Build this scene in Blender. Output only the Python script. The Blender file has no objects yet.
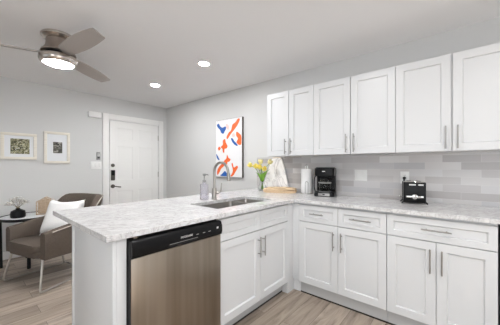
import bpy, bmesh, math, random
from mathutils import Vector, Matrix
random.seed(7)
PI = math.pi
sc = bpy.context.scene
COL = sc.collection

# ------------------------------------------------------------------ camera
cam_d = bpy.data.cameras.new('camera')
cam_d.sensor_width = 36.0
cam_d.lens = 36.0 * 248.0 / 500.0
cam_d.shift_y = 3.0 / 500.0
cam_d.clip_start = 0.02
cam = bpy.data.objects.new('camera', cam_d)
COL.objects.link(cam)
cam.location = (0, 0, 1.242)
cam.rotation_euler = (PI / 2, 0, math.radians(90 - 49.6))
sc.camera = cam

# ------------------------------------------------------------------ world, daylight, exposure
world = bpy.data.worlds.new('world')
sc.world = world
world.use_nodes = True
world.node_tree.nodes['Background'].inputs[0].default_value = (0.75, 0.86, 1.0, 1)
world.node_tree.nodes['Background'].inputs[1].default_value = 1.0
sc.view_settings.view_transform = 'Standard'
sc.view_settings.look = 'None'
sc.view_settings.gamma = 1.0
sc.view_settings.use_curve_mapping = False
sc.view_settings.exposure = -0.42
sc.cycles.use_denoising = True
sc.cycles.max_bounces = 10
sc.cycles.diffuse_bounces = 6
sc.cycles.sample_clamp_indirect = 6.0

XD, YW, ZC = -4.587, 2.755, 2.41          # door wall, kitchen wall, ceiling
XR, YF = 2.4, -2.6                        # the two walls behind the camera

def daylight(name, loc, rot, sx, sy, power, color=(0.91, 0.965, 1.0)):
    l = bpy.data.lights.new(name, 'AREA')
    l.shape = 'RECTANGLE'; l.size = sx; l.size_y = sy; l.energy = power; l.color = color
    o = bpy.data.objects.new(name, l); COL.objects.link(o)
    o.location = loc; o.rotation_euler = rot
    return o
# daylight through the two windows behind the camera and the one on the right-hand wall
daylight('daylight_front', (-2.6, YF + 0.01, 1.45), (PI / 2, 0, 0), 1.5, 1.3, 3)
daylight('daylight_front_wide', (0.6, YF + 0.01, 1.3), (PI / 2, 0, 0), 1.9, 1.7, 36)
daylight('daylight_right', (XR - 0.01, -0.1, 1.2), (PI / 2, 0, PI / 2), 2.1, 1.7, 29)
sun_d = bpy.data.lights.new('sun', 'SUN'); sun_d.energy = 60.0; sun_d.angle = 0.02; sun_d.color = (0.96, 0.98, 1.0)
sun = bpy.data.objects.new('sun', sun_d); COL.objects.link(sun); sun.location = (8, 0, 9)
sun.rotation_euler = (0, math.radians(36), math.radians(8))
LAMP = 620.0                               # emission of the downlight lenses
FANLAMP = 135.0

# ------------------------------------------------------------------ helpers
def lin(c):
    c = c / 255.0
    return c / 12.92 if c <= 0.04045 else ((c + 0.055) / 1.055) ** 2.4
def rgb(r, g, b): return (lin(r), lin(g), lin(b), 1.0)

def mat(name, color, rough=0.5, metal=0.0, **kw):
    m = bpy.data.materials.new(name); m.use_nodes = True
    b = m.node_tree.nodes['Principled BSDF']
    b.inputs['Base Color'].default_value = color
    b.inputs['Roughness'].default_value = rough
    b.inputs['Metallic'].default_value = metal
    for k, v in kw.items(): b.inputs[k].default_value = v
    return m
class NT:
    def __init__(s, m): s.t = m.node_tree; s.b = s.t.nodes['Principled BSDF']
    def n(s, typ, **kw):
        x = s.t.nodes.new(typ)
        for k, v in kw.items():
            if k[0] == '_': setattr(x, k[1:], v)
            else: x.inputs[k.replace('9', ' ')].default_value = v
        return x
    def l(s, a, b): s.t.links.new(a, b)
    def coords(s, scale=(1, 1, 1), rot=(0, 0, 0)):
        tc = s.n('ShaderNodeTexCoord'); mp = s.n('ShaderNodeMapping')
        mp.inputs['Scale'].default_value = scale; mp.inputs['Rotation'].default_value = rot
        s.l(tc.outputs['Object'], mp.inputs['Vector']); return mp.outputs[0]
    def ramp(s, fac, stops):
        r = s.n('ShaderNodeValToRGB'); e = r.color_ramp.elements
        while len(e) < len(stops): e.new(0.5)
        for i, (p, c) in enumerate(stops): e[i].position = p; e[i].color = c
        s.l(fac, r.inputs[0]); return r.outputs[0]
    def mix(s, a, b, fac, typ='MIX'):
        x = s.n('ShaderNodeMix', _data_type='RGBA', _blend_type=typ)
        for v, i in ((fac, 0), (a, 6), (b, 7)):
            if hasattr(v, 'links'): s.l(v, x.inputs[i])
            else: x.inputs[i].default_value = v
        return x.outputs[2]
    def bump(s, h, strength=0.1, dist=0.01):
        x = s.n('ShaderNodeBump'); x.inputs['Strength'].default_value = strength
        x.inputs['Distance'].default_value = dist
        s.l(h, x.inputs['Height']); s.l(x.outputs[0], s.b.inputs['Normal'])

def paint(name, color, rough=0.5, scale=180, strength=0.04):
    m = mat(name, color, rough); t = NT(m)
    nz = t.n('ShaderNodeTexNoise', Scale=scale, Detail=3.0); t.l(t.coords(), nz.inputs['Vector'])
    t.bump(nz.outputs[0], strength, 0.002); return m

M = {}
M['wall'] = paint('wall_paint', rgb(215, 215, 214), 0.7)
M['ceiling'] = paint('ceiling_paint', rgb(246, 246, 247), 0.85, 90, 0.08)
M['trim'] = paint('trim_paint', rgb(240, 239, 237), 0.35, 60, 0.02)
M['cabinet'] = paint('cabinet_lacquer', rgb(219, 220, 221), 0.35, 60, 0.015)
M['toeshade'] = paint('shaded_toe_board', rgb(186, 186, 186), 0.5, 60, 0.015)  # cabinet white turned grey: shade of the toe recess put into the colour
M['steel'] = mat('brushed_steel', rgb(158, 147, 134), 0.3, 1.0)
t = NT(M['steel'])
nz = t.n('ShaderNodeTexNoise', Scale=6.0, Detail=6.0); t.l(t.coords((40, 40, 0.4)), nz.inputs['Vector'])
rr = t.n('ShaderNodeMapRange'); rr.inputs[3].default_value = 0.24; rr.inputs[4].default_value = 0.42
t.l(nz.outputs[0], rr.inputs[0]); t.l(rr.outputs[0], t.b.inputs['Roughness'])
st_ = t.n('ShaderNodeTexNoise', Scale=3.0, Detail=3.0); t.l(t.coords((3.2, 1, 0.12)), st_.inputs['Vector'])
t.l(t.ramp(st_.outputs[0], [(0.35, rgb(140, 129, 116)), (0.65, rgb(172, 161, 148))]), t.b.inputs['Base Color'])  # reflected streaks and warm room tint put into the steel colour
M['nickel'] = mat('brushed_nickel', rgb(176, 172, 166), 0.33, 1.0)
M['chrome'] = mat('polished_chrome', rgb(210, 208, 205), 0.12, 1.0)
M['sink'] = mat('sink_steel', rgb(158, 155, 151), 0.3, 1.0)
M['pull'] = mat('satin_nickel_pull', rgb(172, 170, 167), 0.36, 1.0)
M['black'] = mat('black_plastic', rgb(11, 11, 13), 0.35, **{'Specular IOR Level': 0.25})
M['blackmatte'] = mat('black_matte', rgb(16, 16, 17), 0.6, **{'Specular IOR Level': 0.3})
M['darkgap'] = mat('dark_toe_seal', rgb(52, 46, 42), 0.8)
M['white'] = mat('white_plastic', rgb(238, 238, 236), 0.35)
M['greyplastic'] = mat('grey_plastic', rgb(150, 150, 148), 0.5)
M['lettering'] = mat('silver_lettering', rgb(215, 215, 215), 0.4)
M['paper'] = paint('paper_towel', rgb(244, 244, 243), 0.9, 120, 0.2)
M['fannickel'] = mat('warm_nickel', rgb(160, 150, 142), 0.4, 1.0)
M['fanchrome'] = mat('bright_nickel', rgb(196, 188, 180), 0.2, 1.0)
M['legmetal'] = mat('brushed_leg_metal', rgb(206, 202, 197), 0.42, 1.0)
M['lockmetal'] = mat('dark_satin_nickel', rgb(104, 100, 96), 0.35, 1.0)
M['bladegrey'] = mat('fan_blade_grey', rgb(172, 165, 160), 0.45)
def emit(name, color, strength):
    m = mat(name, color, 0.4); b = m.node_tree.nodes['Principled BSDF']
    b.inputs['Emission Color'].default_value = color; b.inputs['Emission Strength'].default_value = strength
    return m
M["lamp"] = emit("downlight_lens", (0.975, 0.985, 1.0, 1), LAMP)
M["fanlamp"] = emit("fan_light_lens", (0.975, 0.985, 1.0, 1), FANLAMP)
M['glass'] = mat('clear_glass', (0.95, 0.98, 0.96, 1), 0.03, **{'Transmission Weight': 1.0, 'IOR': 1.2})
M['soapglass'] = mat('lilac_soap', rgb(243, 241, 251), 0.06, **{'Transmission Weight': 0.85, 'IOR': 1.2})

# window pane: mostly clear, a little reflection
m = bpy.data.materials.new('window_glass'); m.use_nodes = True
nt = m.node_tree; nt.nodes.clear()
o_ = nt.nodes.new('ShaderNodeOutputMaterial'); mx = nt.nodes.new('ShaderNodeMixShader'); mx.inputs[0].default_value = 0.08
tr = nt.nodes.new('ShaderNodeBsdfTransparent'); gl = nt.nodes.new('ShaderNodeBsdfGlossy'); gl.inputs['Roughness'].default_value = 0.02
nt.links.new(tr.outputs[0], mx.inputs[1]); nt.links.new(gl.outputs[0], mx.inputs[2]); nt.links.new(mx.outputs[0], o_.inputs[0])
M['pane'] = m

# plank floor: boards run along Y
M['floor'] = mat('plank_floor', rgb(160, 146, 132), 0.38); t = NT(M['floor'])
v = t.coords((1, 1, 1), (0, 0, PI / 2))
bk = t.n('ShaderNodeTexBrick', _offset=0.37, _offset_frequency=2, Scale=1.0)
bk.inputs['Color1'].default_value = (0, 0, 0, 1); bk.inputs['Color2'].default_value = (1, 1, 1, 1)
bk.inputs['Mortar'].default_value = (0.5, 0.5, 0.5, 1)
bk.inputs['Mortar Size'].default_value = 0.0012; bk.inputs['Brick Width'].default_value = 1.22; bk.inputs['Row Height'].default_value = 0.18
t.l(v, bk.inputs['Vector'])
plank = t.ramp(bk.outputs['Color'], [(0.0, rgb(146, 133, 120)), (0.35, rgb(186, 172, 158)), (0.7, rgb(166, 152, 138)), (1.0, rgb(204, 191, 178))])
# grain is shifted plank by plank
sh = t.n('ShaderNodeVectorMath', _operation='MULTIPLY_ADD'); sh.inputs[1].default_value = (7, 3, 0)
t.l(bk.outputs['Color'], sh.inputs[0]); t.l(v, sh.inputs[2])
st = t.n('ShaderNodeMapping'); st.inputs['Scale'].default_value = (1.1, 11, 1); t.l(sh.outputs[0], st.inputs['Vector'])
g1 = t.n('ShaderNodeTexNoise', Scale=1.5, Detail=8.0, Roughness=0.65, Distortion=0.9); t.l(st.outputs[0], g1.inputs['Vector'])
grain = t.ramp(g1.outputs[0], [(0.34, (0.34, 0.31, 0.28, 1)), (0.44, (0.72, 0.70, 0.68, 1)), (0.54, (0.95, 0.94, 0.93, 1)), (0.68, (1.15, 1.15, 1.15, 1))])
c = t.mix(plank, grain, 0.85, 'MULTIPLY')
c = t.mix(c, rgb(70, 60, 52), bk.outputs['Fac'])
t.l(c, t.b.inputs['Base Color'])
t.bump(g1.outputs[0], 0.06, 0.002)

# quartz worktop: white with soft grey drifting veins
M['quartz'] = mat('veined_quartz', rgb(236, 235, 234), 0.16); t = NT(M['quartz'])
v = t.coords((1, 1, 1), (0, 0, 0.5))
wv = t.n('ShaderNodeMapping'); wv.inputs['Scale'].default_value = (9, 2.6, 5); t.l(v, wv.inputs['Vector'])
n1 = t.n('ShaderNodeTexNoise', Scale=1.6, Detail=10.0, Roughness=0.68, Distortion=1.2); t.l(wv.outputs[0], n1.inputs['Vector'])
vein = t.ramp(n1.outputs[0], [(0.40, rgb(222, 222, 222)), (0.485, rgb(214, 213, 213)), (0.505, rgb(186, 184, 184)), (0.53, rgb(214, 213, 213)), (0.62, rgb(225, 224, 224))])
n2 = t.n('ShaderNodeTexNoise', Scale=38.0, Detail=8.0, Roughness=0.75); t.l(v, n2.inputs['Vector'])
speck = t.ramp(n2.outputs[0], [(0.36, (0.74, 0.73, 0.73, 1)), (0.52, (1, 1, 1, 1))])
t.l(t.mix(vein, speck, 0.6, 'MULTIPLY'), t.b.inputs['Base Color'])

# backsplash: pale grey subway tile, every tile its own shade
M['tile'] = mat('grey_subway_tile', rgb(205, 202, 200), 0.2); t = NT(M['tile'])
v = t.coords((1, 1, 1), (-PI / 2, 0, 0))
bk = t.n('ShaderNodeTexBrick', _offset=0.5, _offset_frequency=2, Scale=1.0)
bk.inputs['Color1'].default_value = (0, 0, 0, 1); bk.inputs['Color2'].default_value = (1, 1, 1, 1); bk.inputs['Mortar'].default_value = (0.5, 0.5, 0.5, 1)
bk.inputs['Mortar Size'].default_value = 0.0009; bk.inputs['Brick Width'].default_value = 0.25; bk.inputs['Row Height'].default_value = 0.0635
t.l(v, bk.inputs['Vector'])
c = t.ramp(bk.outputs['Color'], [(0.0, rgb(176, 171, 170)), (0.3, rgb(200, 197, 196)), (0.6, rgb(210, 207, 206)), (0.85, rgb(190, 189, 191)), (1.0, rgb(226, 224, 223))])
c = t.mix(c, rgb(214, 212, 210), bk.outputs['Fac'])
t.l(c, t.b.inputs['Base Color'])
iv = t.n('ShaderNodeMath', _operation='SUBTRACT'); iv.inputs[0].default_value = 1.0; t.l(bk.outputs['Fac'], iv.inputs[1])
t.bump(iv.outputs[0], 0.25, 0.001)

def fabric(name, c1, c2, scale=260):
    m = mat(name, c1, 0.9); t = NT(m)
    nz = t.n('ShaderNodeTexNoise', Scale=scale, Detail=4.0, Roughness=0.8); t.l(t.coords(), nz.inputs['Vector'])
    t.l(t.ramp(nz.outputs[0], [(0.35, c1), (0.65, c2)]), t.b.inputs['Base Color'])
    t.bump(nz.outputs[0], 0.35, 0.003); return m
M['tweed'] = fabric('brown_tweed', rgb(66, 57, 50), rgb(111, 99, 89))
M['piping'] = fabric('light_piping', rgb(176, 166, 158), rgb(196, 188, 180))
M['pillow'] = fabric('white_pillow_cloth', rgb(236, 235, 233), rgb(246, 245, 244), 150)
M['tan'] = fabric('tan_cloth', rgb(214, 184, 146), rgb(230, 204, 170), 120)
M['tanwood'] = mat('pale_wood', rgb(206, 180, 150), 0.5); t = NT(M['tanwood'])
nz = t.n('ShaderNodeTexNoise', Scale=4.0, Detail=6.0); t.l(t.coords((4, 4, 30)), nz.inputs['Vector'])
t.l(t.ramp(nz.outputs[0], [(0.3, rgb(186, 160, 132)), (0.7, rgb(216, 196, 172))]), t.b.inputs['Base Color'])
M['frame'] = mat('cream_frame', rgb(232, 222, 204), 0.45); t = NT(M['frame'])
nz = t.n('ShaderNodeTexNoise', Scale=5.0, Detail=5.0); t.l(t.coords((3, 3, 25)), nz.inputs['Vector'])
t.l(t.ramp(nz.outputs[0], [(0.3, rgb(230, 224, 210)), (0.7, rgb(240, 236, 227))]), t.b.inputs['Base Color'])
M['mount'] = mat('white_mount', rgb(234, 236, 238), 0.6)
M['print1'] = mat('plant_print', rgb(120, 120, 90), 0.5); t = NT(M['print1'])
nz = t.n('ShaderNodeTexNoise', Scale=34.0, Detail=6.0, Roughness=0.7, Distortion=1.5); t.l(t.coords(), nz.inputs['Vector'])
t.l(t.ramp(nz.outputs[0], [(0.40, rgb(30, 34, 24)), (0.49, rgb(100, 98, 60)), (0.56, rgb(180, 176, 140)), (0.66, rgb(228, 228, 226))]), t.b.inputs['Base Color'])
M['print2'] = mat('monochrome_print', rgb(80, 80, 76), 0.5); t = NT(M['print2'])
nz = t.n('ShaderNodeTexNoise', Scale=22.0, Detail=6.0, Distortion=0.8); t.l(t.coords((1, 1, 1.8)), nz.inputs['Vector'])
t.l(t.ramp(nz.outputs[0], [(0.38, rgb(40, 40, 38)), (0.52, rgb(96, 94, 84)), (0.66, rgb(196, 194, 188))]), t.b.inputs['Base Color'])
M['canvas'] = mat('canvas_white', rgb(240, 239, 240), 0.7)
M['orange'] = mat('orange_pigment', rgb(240, 108, 50), 0.55)
M['blue'] = mat('blue_pigment', rgb(32, 92, 172), 0.55)
M['pink'] = mat('pale_pink_pigment', rgb(240, 206, 200), 0.6)
M['darkframe'] = mat('dark_float_frame', rgb(74, 66, 60), 0.5)
M['marble'] = mat('marble_board', rgb(226, 222, 220), 0.25); t = NT(M['marble'])
n1 = t.n('ShaderNodeTexNoise', Scale=3.2, Detail=5.0, Roughness=0.55, Distortion=1.6); t.l(t.coords(), n1.inputs['Vector'])
t.l(t.ramp(n1.outputs[0], [(0.35, rgb(250, 248, 246)), (0.46, rgb(246, 243, 241)), (0.505, rgb(212, 208, 208)), (0.55, rgb(246, 243, 241)), (0.7, rgb(250, 248, 246))]), t.b.inputs['Base Color'])
M['petal'] = mat('yellow_petal', rgb(252, 234, 120), 0.5, **{'Subsurface Weight': 0.0})
M['petalpale'] = mat('pale_yellow_petal', rgb(250, 238, 168), 0.5)
M['stem'] = mat('green_stem', rgb(112, 160, 62), 0.5)
M['leaf'] = mat('green_leaf', rgb(128, 184, 66), 0.45)
M['whitepetal'] = mat('white_petal', rgb(252, 250, 243), 0.6)
M['twig'] = mat('twig', rgb(120, 108, 74), 0.7)

class MB:
    """collects shapes, links them as one mesh"""
    def __init__(s): s.b = bmesh.new(); s.mi = 0
    def _done(s, geom_faces):
        for f in geom_faces: f.material_index = s.mi; f.smooth = True
    def box(s, x0, x1, y0, y1, z0, z1, bev=0.0, seg=2):
        r = bmesh.ops.create_cube(s.b, size=1.0)
        for v in r['verts']:
            v.co = Vector((x0 + (v.co.x + .5) * (x1 - x0), y0 + (v.co.y + .5) * (y1 - y0), z0 + (v.co.z + .5) * (z1 - z0)))
        fs = {f for v in r['verts'] for f in v.link_faces}
        if bev > 0:
            es = list({e for v in r['verts'] for e in v.link_edges})
            q = bmesh.ops.bevel(s.b, geom=es, offset=bev, segments=seg, profile=0.5, affect='EDGES')
            fs = {f for f in fs if f.is_valid} | set(q['faces'])
            fs |= {f for f in s.b.faces if f.material_index == 0 and not f.smooth}
        s._done([f for f in fs if f.is_valid]); return s
    def faces(s, verts, faces):
        vs = [s.b.verts.new(v) for v in verts]; out = []
        for f in faces:
            try: out.append(s.b.faces.new([vs[i] for i in f]))
            except ValueError: pass
        s._done(out); return vs
    def lathe(s, prof, cx=0, cy=0, n=32, sx=1, sy=1):
        rings = []
        for r, z in prof:
            if r < 1e-6: rings.append([s.b.verts.new((cx, cy, z))])
            else: rings.append([s.b.verts.new((cx + r * sx * math.cos(2 * PI * k / n), cy + r * sy * math.sin(2 * PI * k / n), z)) for k in range(n)])
        out = []
        for A, B in zip(rings, rings[1:]):
            for k in range(n):
                k2 = (k + 1) % n
                if len(A) == 1 and len(B) == 1: continue
                if len(A) == 1: q = [A[0], B[k2], B[k]]
                elif len(B) == 1: q = [A[k], A[k2], B[0]]
                else: q = [A[k], A[k2], B[k2], B[k]]
                out.append(s.b.faces.new(q))
        s._done(out); return s
    def tube(s, pts, r, n=10, closed=False, cap=True):
        pts = [Vector(p) for p in pts]; N = len(pts)
        rad = r if isinstance(r, (list, tuple)) else [r] * N
        rings = []; up = None
        for i in range(N):
            if closed: d = pts[(i + 1) % N] - pts[i - 1]
            elif i == 0: d = pts[1] - pts[0]
            elif i == N - 1: d = pts[-1] - pts[-2]
            else: d = (pts[i + 1] - pts[i]).normalized() + (pts[i] - pts[i - 1]).normalized()
            if d.length < 1e-9: d = Vector((0, 0, 1))
            d.normalize()
            if up is None: up = Vector((0, 0, 1)) if abs(d.z) < 0.9 else Vector((1, 0, 0))
            a = d.cross(up)
            if a.length < 1e-6: a = d.cross(Vector((0, 1, 0)))
            a.normalize(); b = a.cross(d).normalized(); up = b
            rings.append([s.b.verts.new(pts[i] + (a * math.cos(2 * PI * k / n) + b * math.sin(2 * PI * k / n)) * rad[i]) for k in range(n)])
        out = []
        M_ = N if closed else N - 1
        for i in range(M_):
            A, B = rings[i], rings[(i + 1) % N]
            for k in range(n): out.append(s.b.faces.new([A[k], A[(k + 1) % n], B[(k + 1) % n], B[k]]))
        if cap and not closed:
            out.append(s.b.faces.new(rings[0][::-1])); out.append(s.b.faces.new(rings[-1]))
        s._done(out); return s
    def prism(s, poly, z0, z1, axis='z', bev=0.0):
        """polygon extruded; axis z: poly in xy; axis y: poly in xz"""
        def P(p, w): return (p[0], p[1], w) if axis == 'z' else (p[0], w, p[1])
        a = [s.b.verts.new(P(p, z0)) for p in poly]; b = [s.b.verts.new(P(p, z1)) for p in poly]; n = len(poly)
        out = [s.b.faces.new(a[::-1]), s.b.faces.new(b)]
        for k in range(n): out.append(s.b.faces.new([a[k], a[(k + 1) % n], b[(k + 1) % n], b[k]]))
        if bev > 0:
            es = [e for f in out[:2] for e in f.edges]
            q = bmesh.ops.bevel(s.b, geom=es, offset=bev, segments=2, profile=0.5, affect='EDGES')
            out = [f for f in out if f.is_valid] + q['faces']
        s._done(out); return s
    def shaker(s, x0, x1, z0, z1, yf=0.0, th=0.02, rail=0.057, rec=0.012):
        a, c = rail, 0.007
        def ring(x0, x1, z0, z1, y): return [(x0, y, z0), (x1, y, z0), (x1, y, z1), (x0, y, z1)]
        e = 0.0012
        R = [ring(x0, x1, z0, z1, yf + th), ring(x0, x1, z0, z1, yf + e), ring(x0 + e, x1 - e, z0 + e, z1 - e, yf),
             ring(x0 + a, x1 - a, z0 + a, z1 - a, yf), ring(x0 + a + c, x1 - a - c, z0 + a + c, z1 - a - c, yf + rec)]
        V = [p for r in R for p in r]; F = [(3, 2, 1, 0)]
        for i in range(4):
            for k in range(4): F.append((4 * i + k, 4 * i + (k + 1) % 4, 4 * i + 4 + (k + 1) % 4, 4 * i + 4 + k))
        F.append((16, 17, 18, 19))
        s.faces(V, F); return s
    def slab(s, xs, ys, solid, z0, z1):
        """rectilinear slab from a grid of cells; solid(i,j) tells which cells exist"""
        nx, ny = len(xs), len(ys)
        T = {}; B = {}
        def t(i, j):
            if (i, j) not in T: T[i, j] = s.b.verts.new((xs[i], ys[j], z1)); B[i, j] = s.b.verts.new((xs[i], ys[j], z0))
            return T[i, j], B[i, j]
        out = []; S = lambda i, j: 0 <= i < nx - 1 and 0 <= j < ny - 1 and solid(i, j)
        for i in range(nx - 1):
            for j in range(ny - 1):
                if not S(i, j): continue
                q = [(i, j), (i + 1, j), (i + 1, j + 1), (i, j + 1)]
                out.append(s.b.faces.new([t(*p)[0] for p in q])); out.append(s.b.faces.new([t(*p)[1] for p in q][::-1]))
                for (p, r, di, dj) in ((q[0], q[1], 0, -1), (q[1], q[2], 1, 0), (q[2], q[3], 0, 1), (q[3], q[0], -1, 0)):
                    if not S(i + di, j + dj): out.append(s.b.faces.new([t(*p)[1], t(*r)[1], t(*r)[0], t(*p)[0]]))
        s._done(out); return s
    def build(s, name, mats, parent=None, loc=None, rotz=0.0, sharp=0.6, subsurf=0, bevel=0.0):
        bmesh.ops.recalc_face_normals(s.b, faces=s.b.faces[:])
        me = bpy.data.meshes.new(name); s.b.to_mesh(me); s.b.free()
        for m in (mats if isinstance(mats, (list, tuple)) else [mats]): me.materials.append(M[m] if isinstance(m, str) else m)
        if sharp: me.set_sharp_from_angle(angle=sharp)
        o = bpy.data.objects.new(name, me); COL.objects.link(o)
        if parent: o.parent = parent
        if loc: o.location = loc
        o.rotation_euler.z = rotz
        if bevel:
            bv = o.modifiers.new('bevel', 'BEVEL'); bv.width = bevel; bv.segments = 2; bv.limit_method = 'ANGLE'; bv.angle_limit = 0.7
        if subsurf:
            ss = o.modifiers.new('subsurf', 'SUBSURF'); ss.levels = subsurf; ss.render_levels = subsurf
        return o
def tag(o, label, cat, group=None):
    o['label'] = label; o['category'] = cat
    if group: o['group'] = group
    return o
def thing(name, label, cat, loc=(0, 0, 0), rotz=0.0, group=None):
    o = bpy.data.objects.new(name, None); COL.objects.link(o); o.empty_display_size = 0.1
    o.location = loc; o.rotation_euler.z = rotz
    return tag(o, label, cat, group)
def struct(o): o['kind'] = 'structure'; return o
def arc(cx, cy, r, a0, a1, n): return [(cx + r * math.cos(a0 + (a1 - a0) * k / n), cy + r * math.sin(a0 + (a1 - a0) * k / n)) for k in range(n + 1)]
def rrect(x0, x1, y0, y1, r, n=5):
    return arc(x1 - r, y0 + r, r, -PI / 2, 0, n) + arc(x1 - r, y1 - r, r, 0, PI / 2, n) + arc(x0 + r, y1 - r, r, PI / 2, PI, n) + arc(x0 + r, y0 + r, r, PI, 1.5 * PI, n)
def smoothpoly(p, n=4):
    out = []; N = len(p)
    for i in range(N):
        p0, p1, p2, p3 = (Vector(p[(i + k - 1) % N]) for k in range(4))
        for k in range(n):
            t = k / n
            out.append(0.5 * ((2 * p1) + (p2 - p0) * t + (2 * p0 - 5 * p1 + 4 * p2 - p3) * t * t + (3 * p1 - p0 - 3 * p2 + p3) * t ** 3))
    return [tuple(q) for q in out]
def spline(pts, n=6):
    P = [Vector(p) for p in pts]; P = [2 * P[0] - P[1]] + P + [2 * P[-1] - P[-2]]; out = []
    for i in range(1, len(P) - 2):
        p0, p1, p2, p3 = P[i - 1:i + 3]
        for k in range(n):
            t = k / n
            out.append(0.5 * ((2 * p1) + (p2 - p0) * t + (2 * p0 - 5 * p1 + 4 * p2 - p3) * t * t + (3 * p1 - p0 - 3 * p2 + p3) * t ** 3))
    out.append(P[-2]); return out

# ------------------------------------------------------------------ room shell
WT = 0.12
struct(MB().box(XD - WT, XR + WT, YF - WT, YW + WT, -0.1, 0.0).build('floor', 'floor'))
struct(MB().box(XD - WT, XR + WT, YF - WT, YW + WT, ZC, ZC + 0.1).build('ceiling', 'ceiling'))
struct(MB().box(XD - WT, XR + WT, YW, YW + WT, 0, ZC).build('wall_back', 'wall'))
struct(MB().box(XD - WT, XD, YF - WT, YW, 0, ZC).build('wall_left', 'wall'))
def holed(name, a0, a1, holes, axis, w0, w1):
    """wall with window openings; a = along the wall"""
    b = MB(); cur = a0
    for (h0, h1, z0, z1) in holes:
        segs = [(cur, h0, 0, ZC), (h0, h1, 0, z0), (h0, h1, z1, ZC)]
        for (p, q, r, s) in segs:
            b.box(p, q, w0, w1, r, s) if axis == 'x' else b.box(w0, w1, p, q, r, s)
        cur = h1
    b.box(cur, a1, w0, w1, 0, ZC) if axis == 'x' else b.box(w0, w1, cur, a1, 0, ZC)
    return struct(b.build(name, 'wall'))
holed('wall_front', XD, XR, [(-3.4, -1.8, 0.75, 2.15), (-0.4, 1.6, 0.4, 2.2)], 'x', YF - WT, YF)
holed('wall_right', YF, YW, [(-1.2, 1.0, 0.3, 2.1)], 'y', XR, XR + WT)
def window(n, a0, a1, z0, z1, axis, w):
    b = MB(); f = 0.05
    for (p, q, r, s) in ((a0, a1, z0, z0 + f), (a0, a1, z1 - f, z1), (a0, a0 + f, z0 + f, z1 - f), (a1 - f, a1, z0 + f, z1 - f),
                         ((a0 + a1) / 2 - .02, (a0 + a1) / 2 + .02, z0 + f, z1 - f)):
        b.box(p, q, w - .05, w - .01, r, s) if axis == 'x' else b.box(w + .01, w + .05, p, q, r, s)
    o = struct(b.build('window_%d' % n, 'trim'))
    g = MB()
    g.box(a0 + f, a1 - f, w - .034, w - .030, z0 + f, z1 - f) if axis == 'x' else g.box(w + .030, w + .034, a0 + f, a1 - f, z0 + f, z1 - f)
    g.build('window_pane', 'pane', o)
window(1, -3.4, -1.8, 0.75, 2.15, 'x', YF - .04)
window(2, -0.4, 1.6, 0.4, 2.2, 'x', YF - .04)
window(3, -1.2, 1.0, 0.3, 2.1, 'y', XR + .04)

# entry door in the left wall (local x runs along +Y, front faces +X)
def on_left(y, z=0.0, d=0.0): return (XD + d, y, z)
RL = PI / 2
d_ = MB()
DY0, DY1, DH = 1.672, 2.556, 2.018
w = DY1 - DY0
panels = []
for c0, c1 in ((0.115, 0.395), (0.489, 0.769)):
    for z0, z1 in ((0.22, 0.80), (0.99, 1.58), (1.70, 1.90)): panels.append((c0, c1, z0, z1))
xs = sorted({0, w} | {p[0] for p in panels} | {p[1] for p in panels}); zs = sorted({0.012, DH} | {p[2] for p in panels} | {p[3] for p in panels})
def face_quad(b, x0, x1, z0, z1, y): b.faces([(x0, y, z0), (x1, y, z0), (x1, y, z1), (x0, y, z1)], [(0, 1, 2, 3)])
for i in range(len(xs) - 1):
    for j in range(len(zs) - 1):
        q = (xs[i], xs[i + 1], zs[j], zs[j + 1])
        if any(abs(q[0] - p[0]) < 1e-6 and abs(q[2] - p[2]) < 1e-6 for p in panels):
            x0, x1, z0, z1 = q
            R = []
            for ins, dep in ((0, 0), (.012, .005), (.03, .005), (.05, .002)):
                R.append([(x0 + ins, -.018 + dep, z0 + ins), (x1 - ins, -.018 + dep, z0 + ins), (x1 - ins, -.018 + dep, z1 - ins), (x0 + ins, -.018 + dep, z1 - ins)])
            V = [p for r in R for p in r]; F = [(4 * a + k, 4 * a + (k + 1) % 4, 4 * a + 4 + (k + 1) % 4, 4 * a + 4 + k) for a in range(3) for k in range(4)] + [(12, 13, 14, 15)]
            d_.faces(V, F)
        else: face_quad(d_, *q, -.018)
bmesh.ops.remove_doubles(d_.b, verts=d_.b.verts[:], dist=1e-5)
d_.faces([(0, 0, .012), (w, 0, .012), (w, 0, DH), (0, 0, DH), (0, -.018, .012), (w, -.018, .012), (w, -.018, DH), (0, -.018, DH)],
         [(0, 1, 5, 4), (1, 2, 6, 5), (2, 3, 7, 6), (3, 0, 4, 7), (0, 3, 2, 1)])
door = struct(d_.build('door_1', 'trim', None, on_left(DY0), RL, sharp=0.3))
def disc_y(b, x, z, r, y0, y1, n=20):
    b.prism([(x + r * math.cos(2 * PI * k / n), z + r * math.sin(2 * PI * k / n)) for k in range(n)], y0, y1, 'y', bev=min(r, abs(y1 - y0)) * .25)
    return b
b = MB(); disc_y(b, .048, 1.245, .03, -.036, -.018); disc_y(b, .048, 1.245, .014, -.046, -.036); b.build('deadbolt', 'lockmetal', door)
b = MB(); b.box(.014, .082, -.045, -.018, 0.985, 1.165, .012); kp = b.build('keypad_lock', 'lockmetal', door)
b = MB(); b.box(.020, .076, -.049, -.0452, 1.075, 1.155, .0015); b.build('keypad_screen', 'black', kp)
b = MB(); disc_y(b, .048, .885, .033, -.034, -.018); b.tube([(.048, -.034, .885), (.048, -.065, .885)], .011)
b.tube(spline([(.048, -.065, .885), (.08, -.068, .884), (.13, -.066, .872), (.165, -.062, .868)]), .009); b.build('lever_handle', 'lockmetal', door)
for z in (.25, 1.07, 1.78):
    b = MB(); b.box(w - .002, w + .012, -.026, -.017, z - .05, z + .05, .003); b.build('hinge', 'nickel', door)
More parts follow.
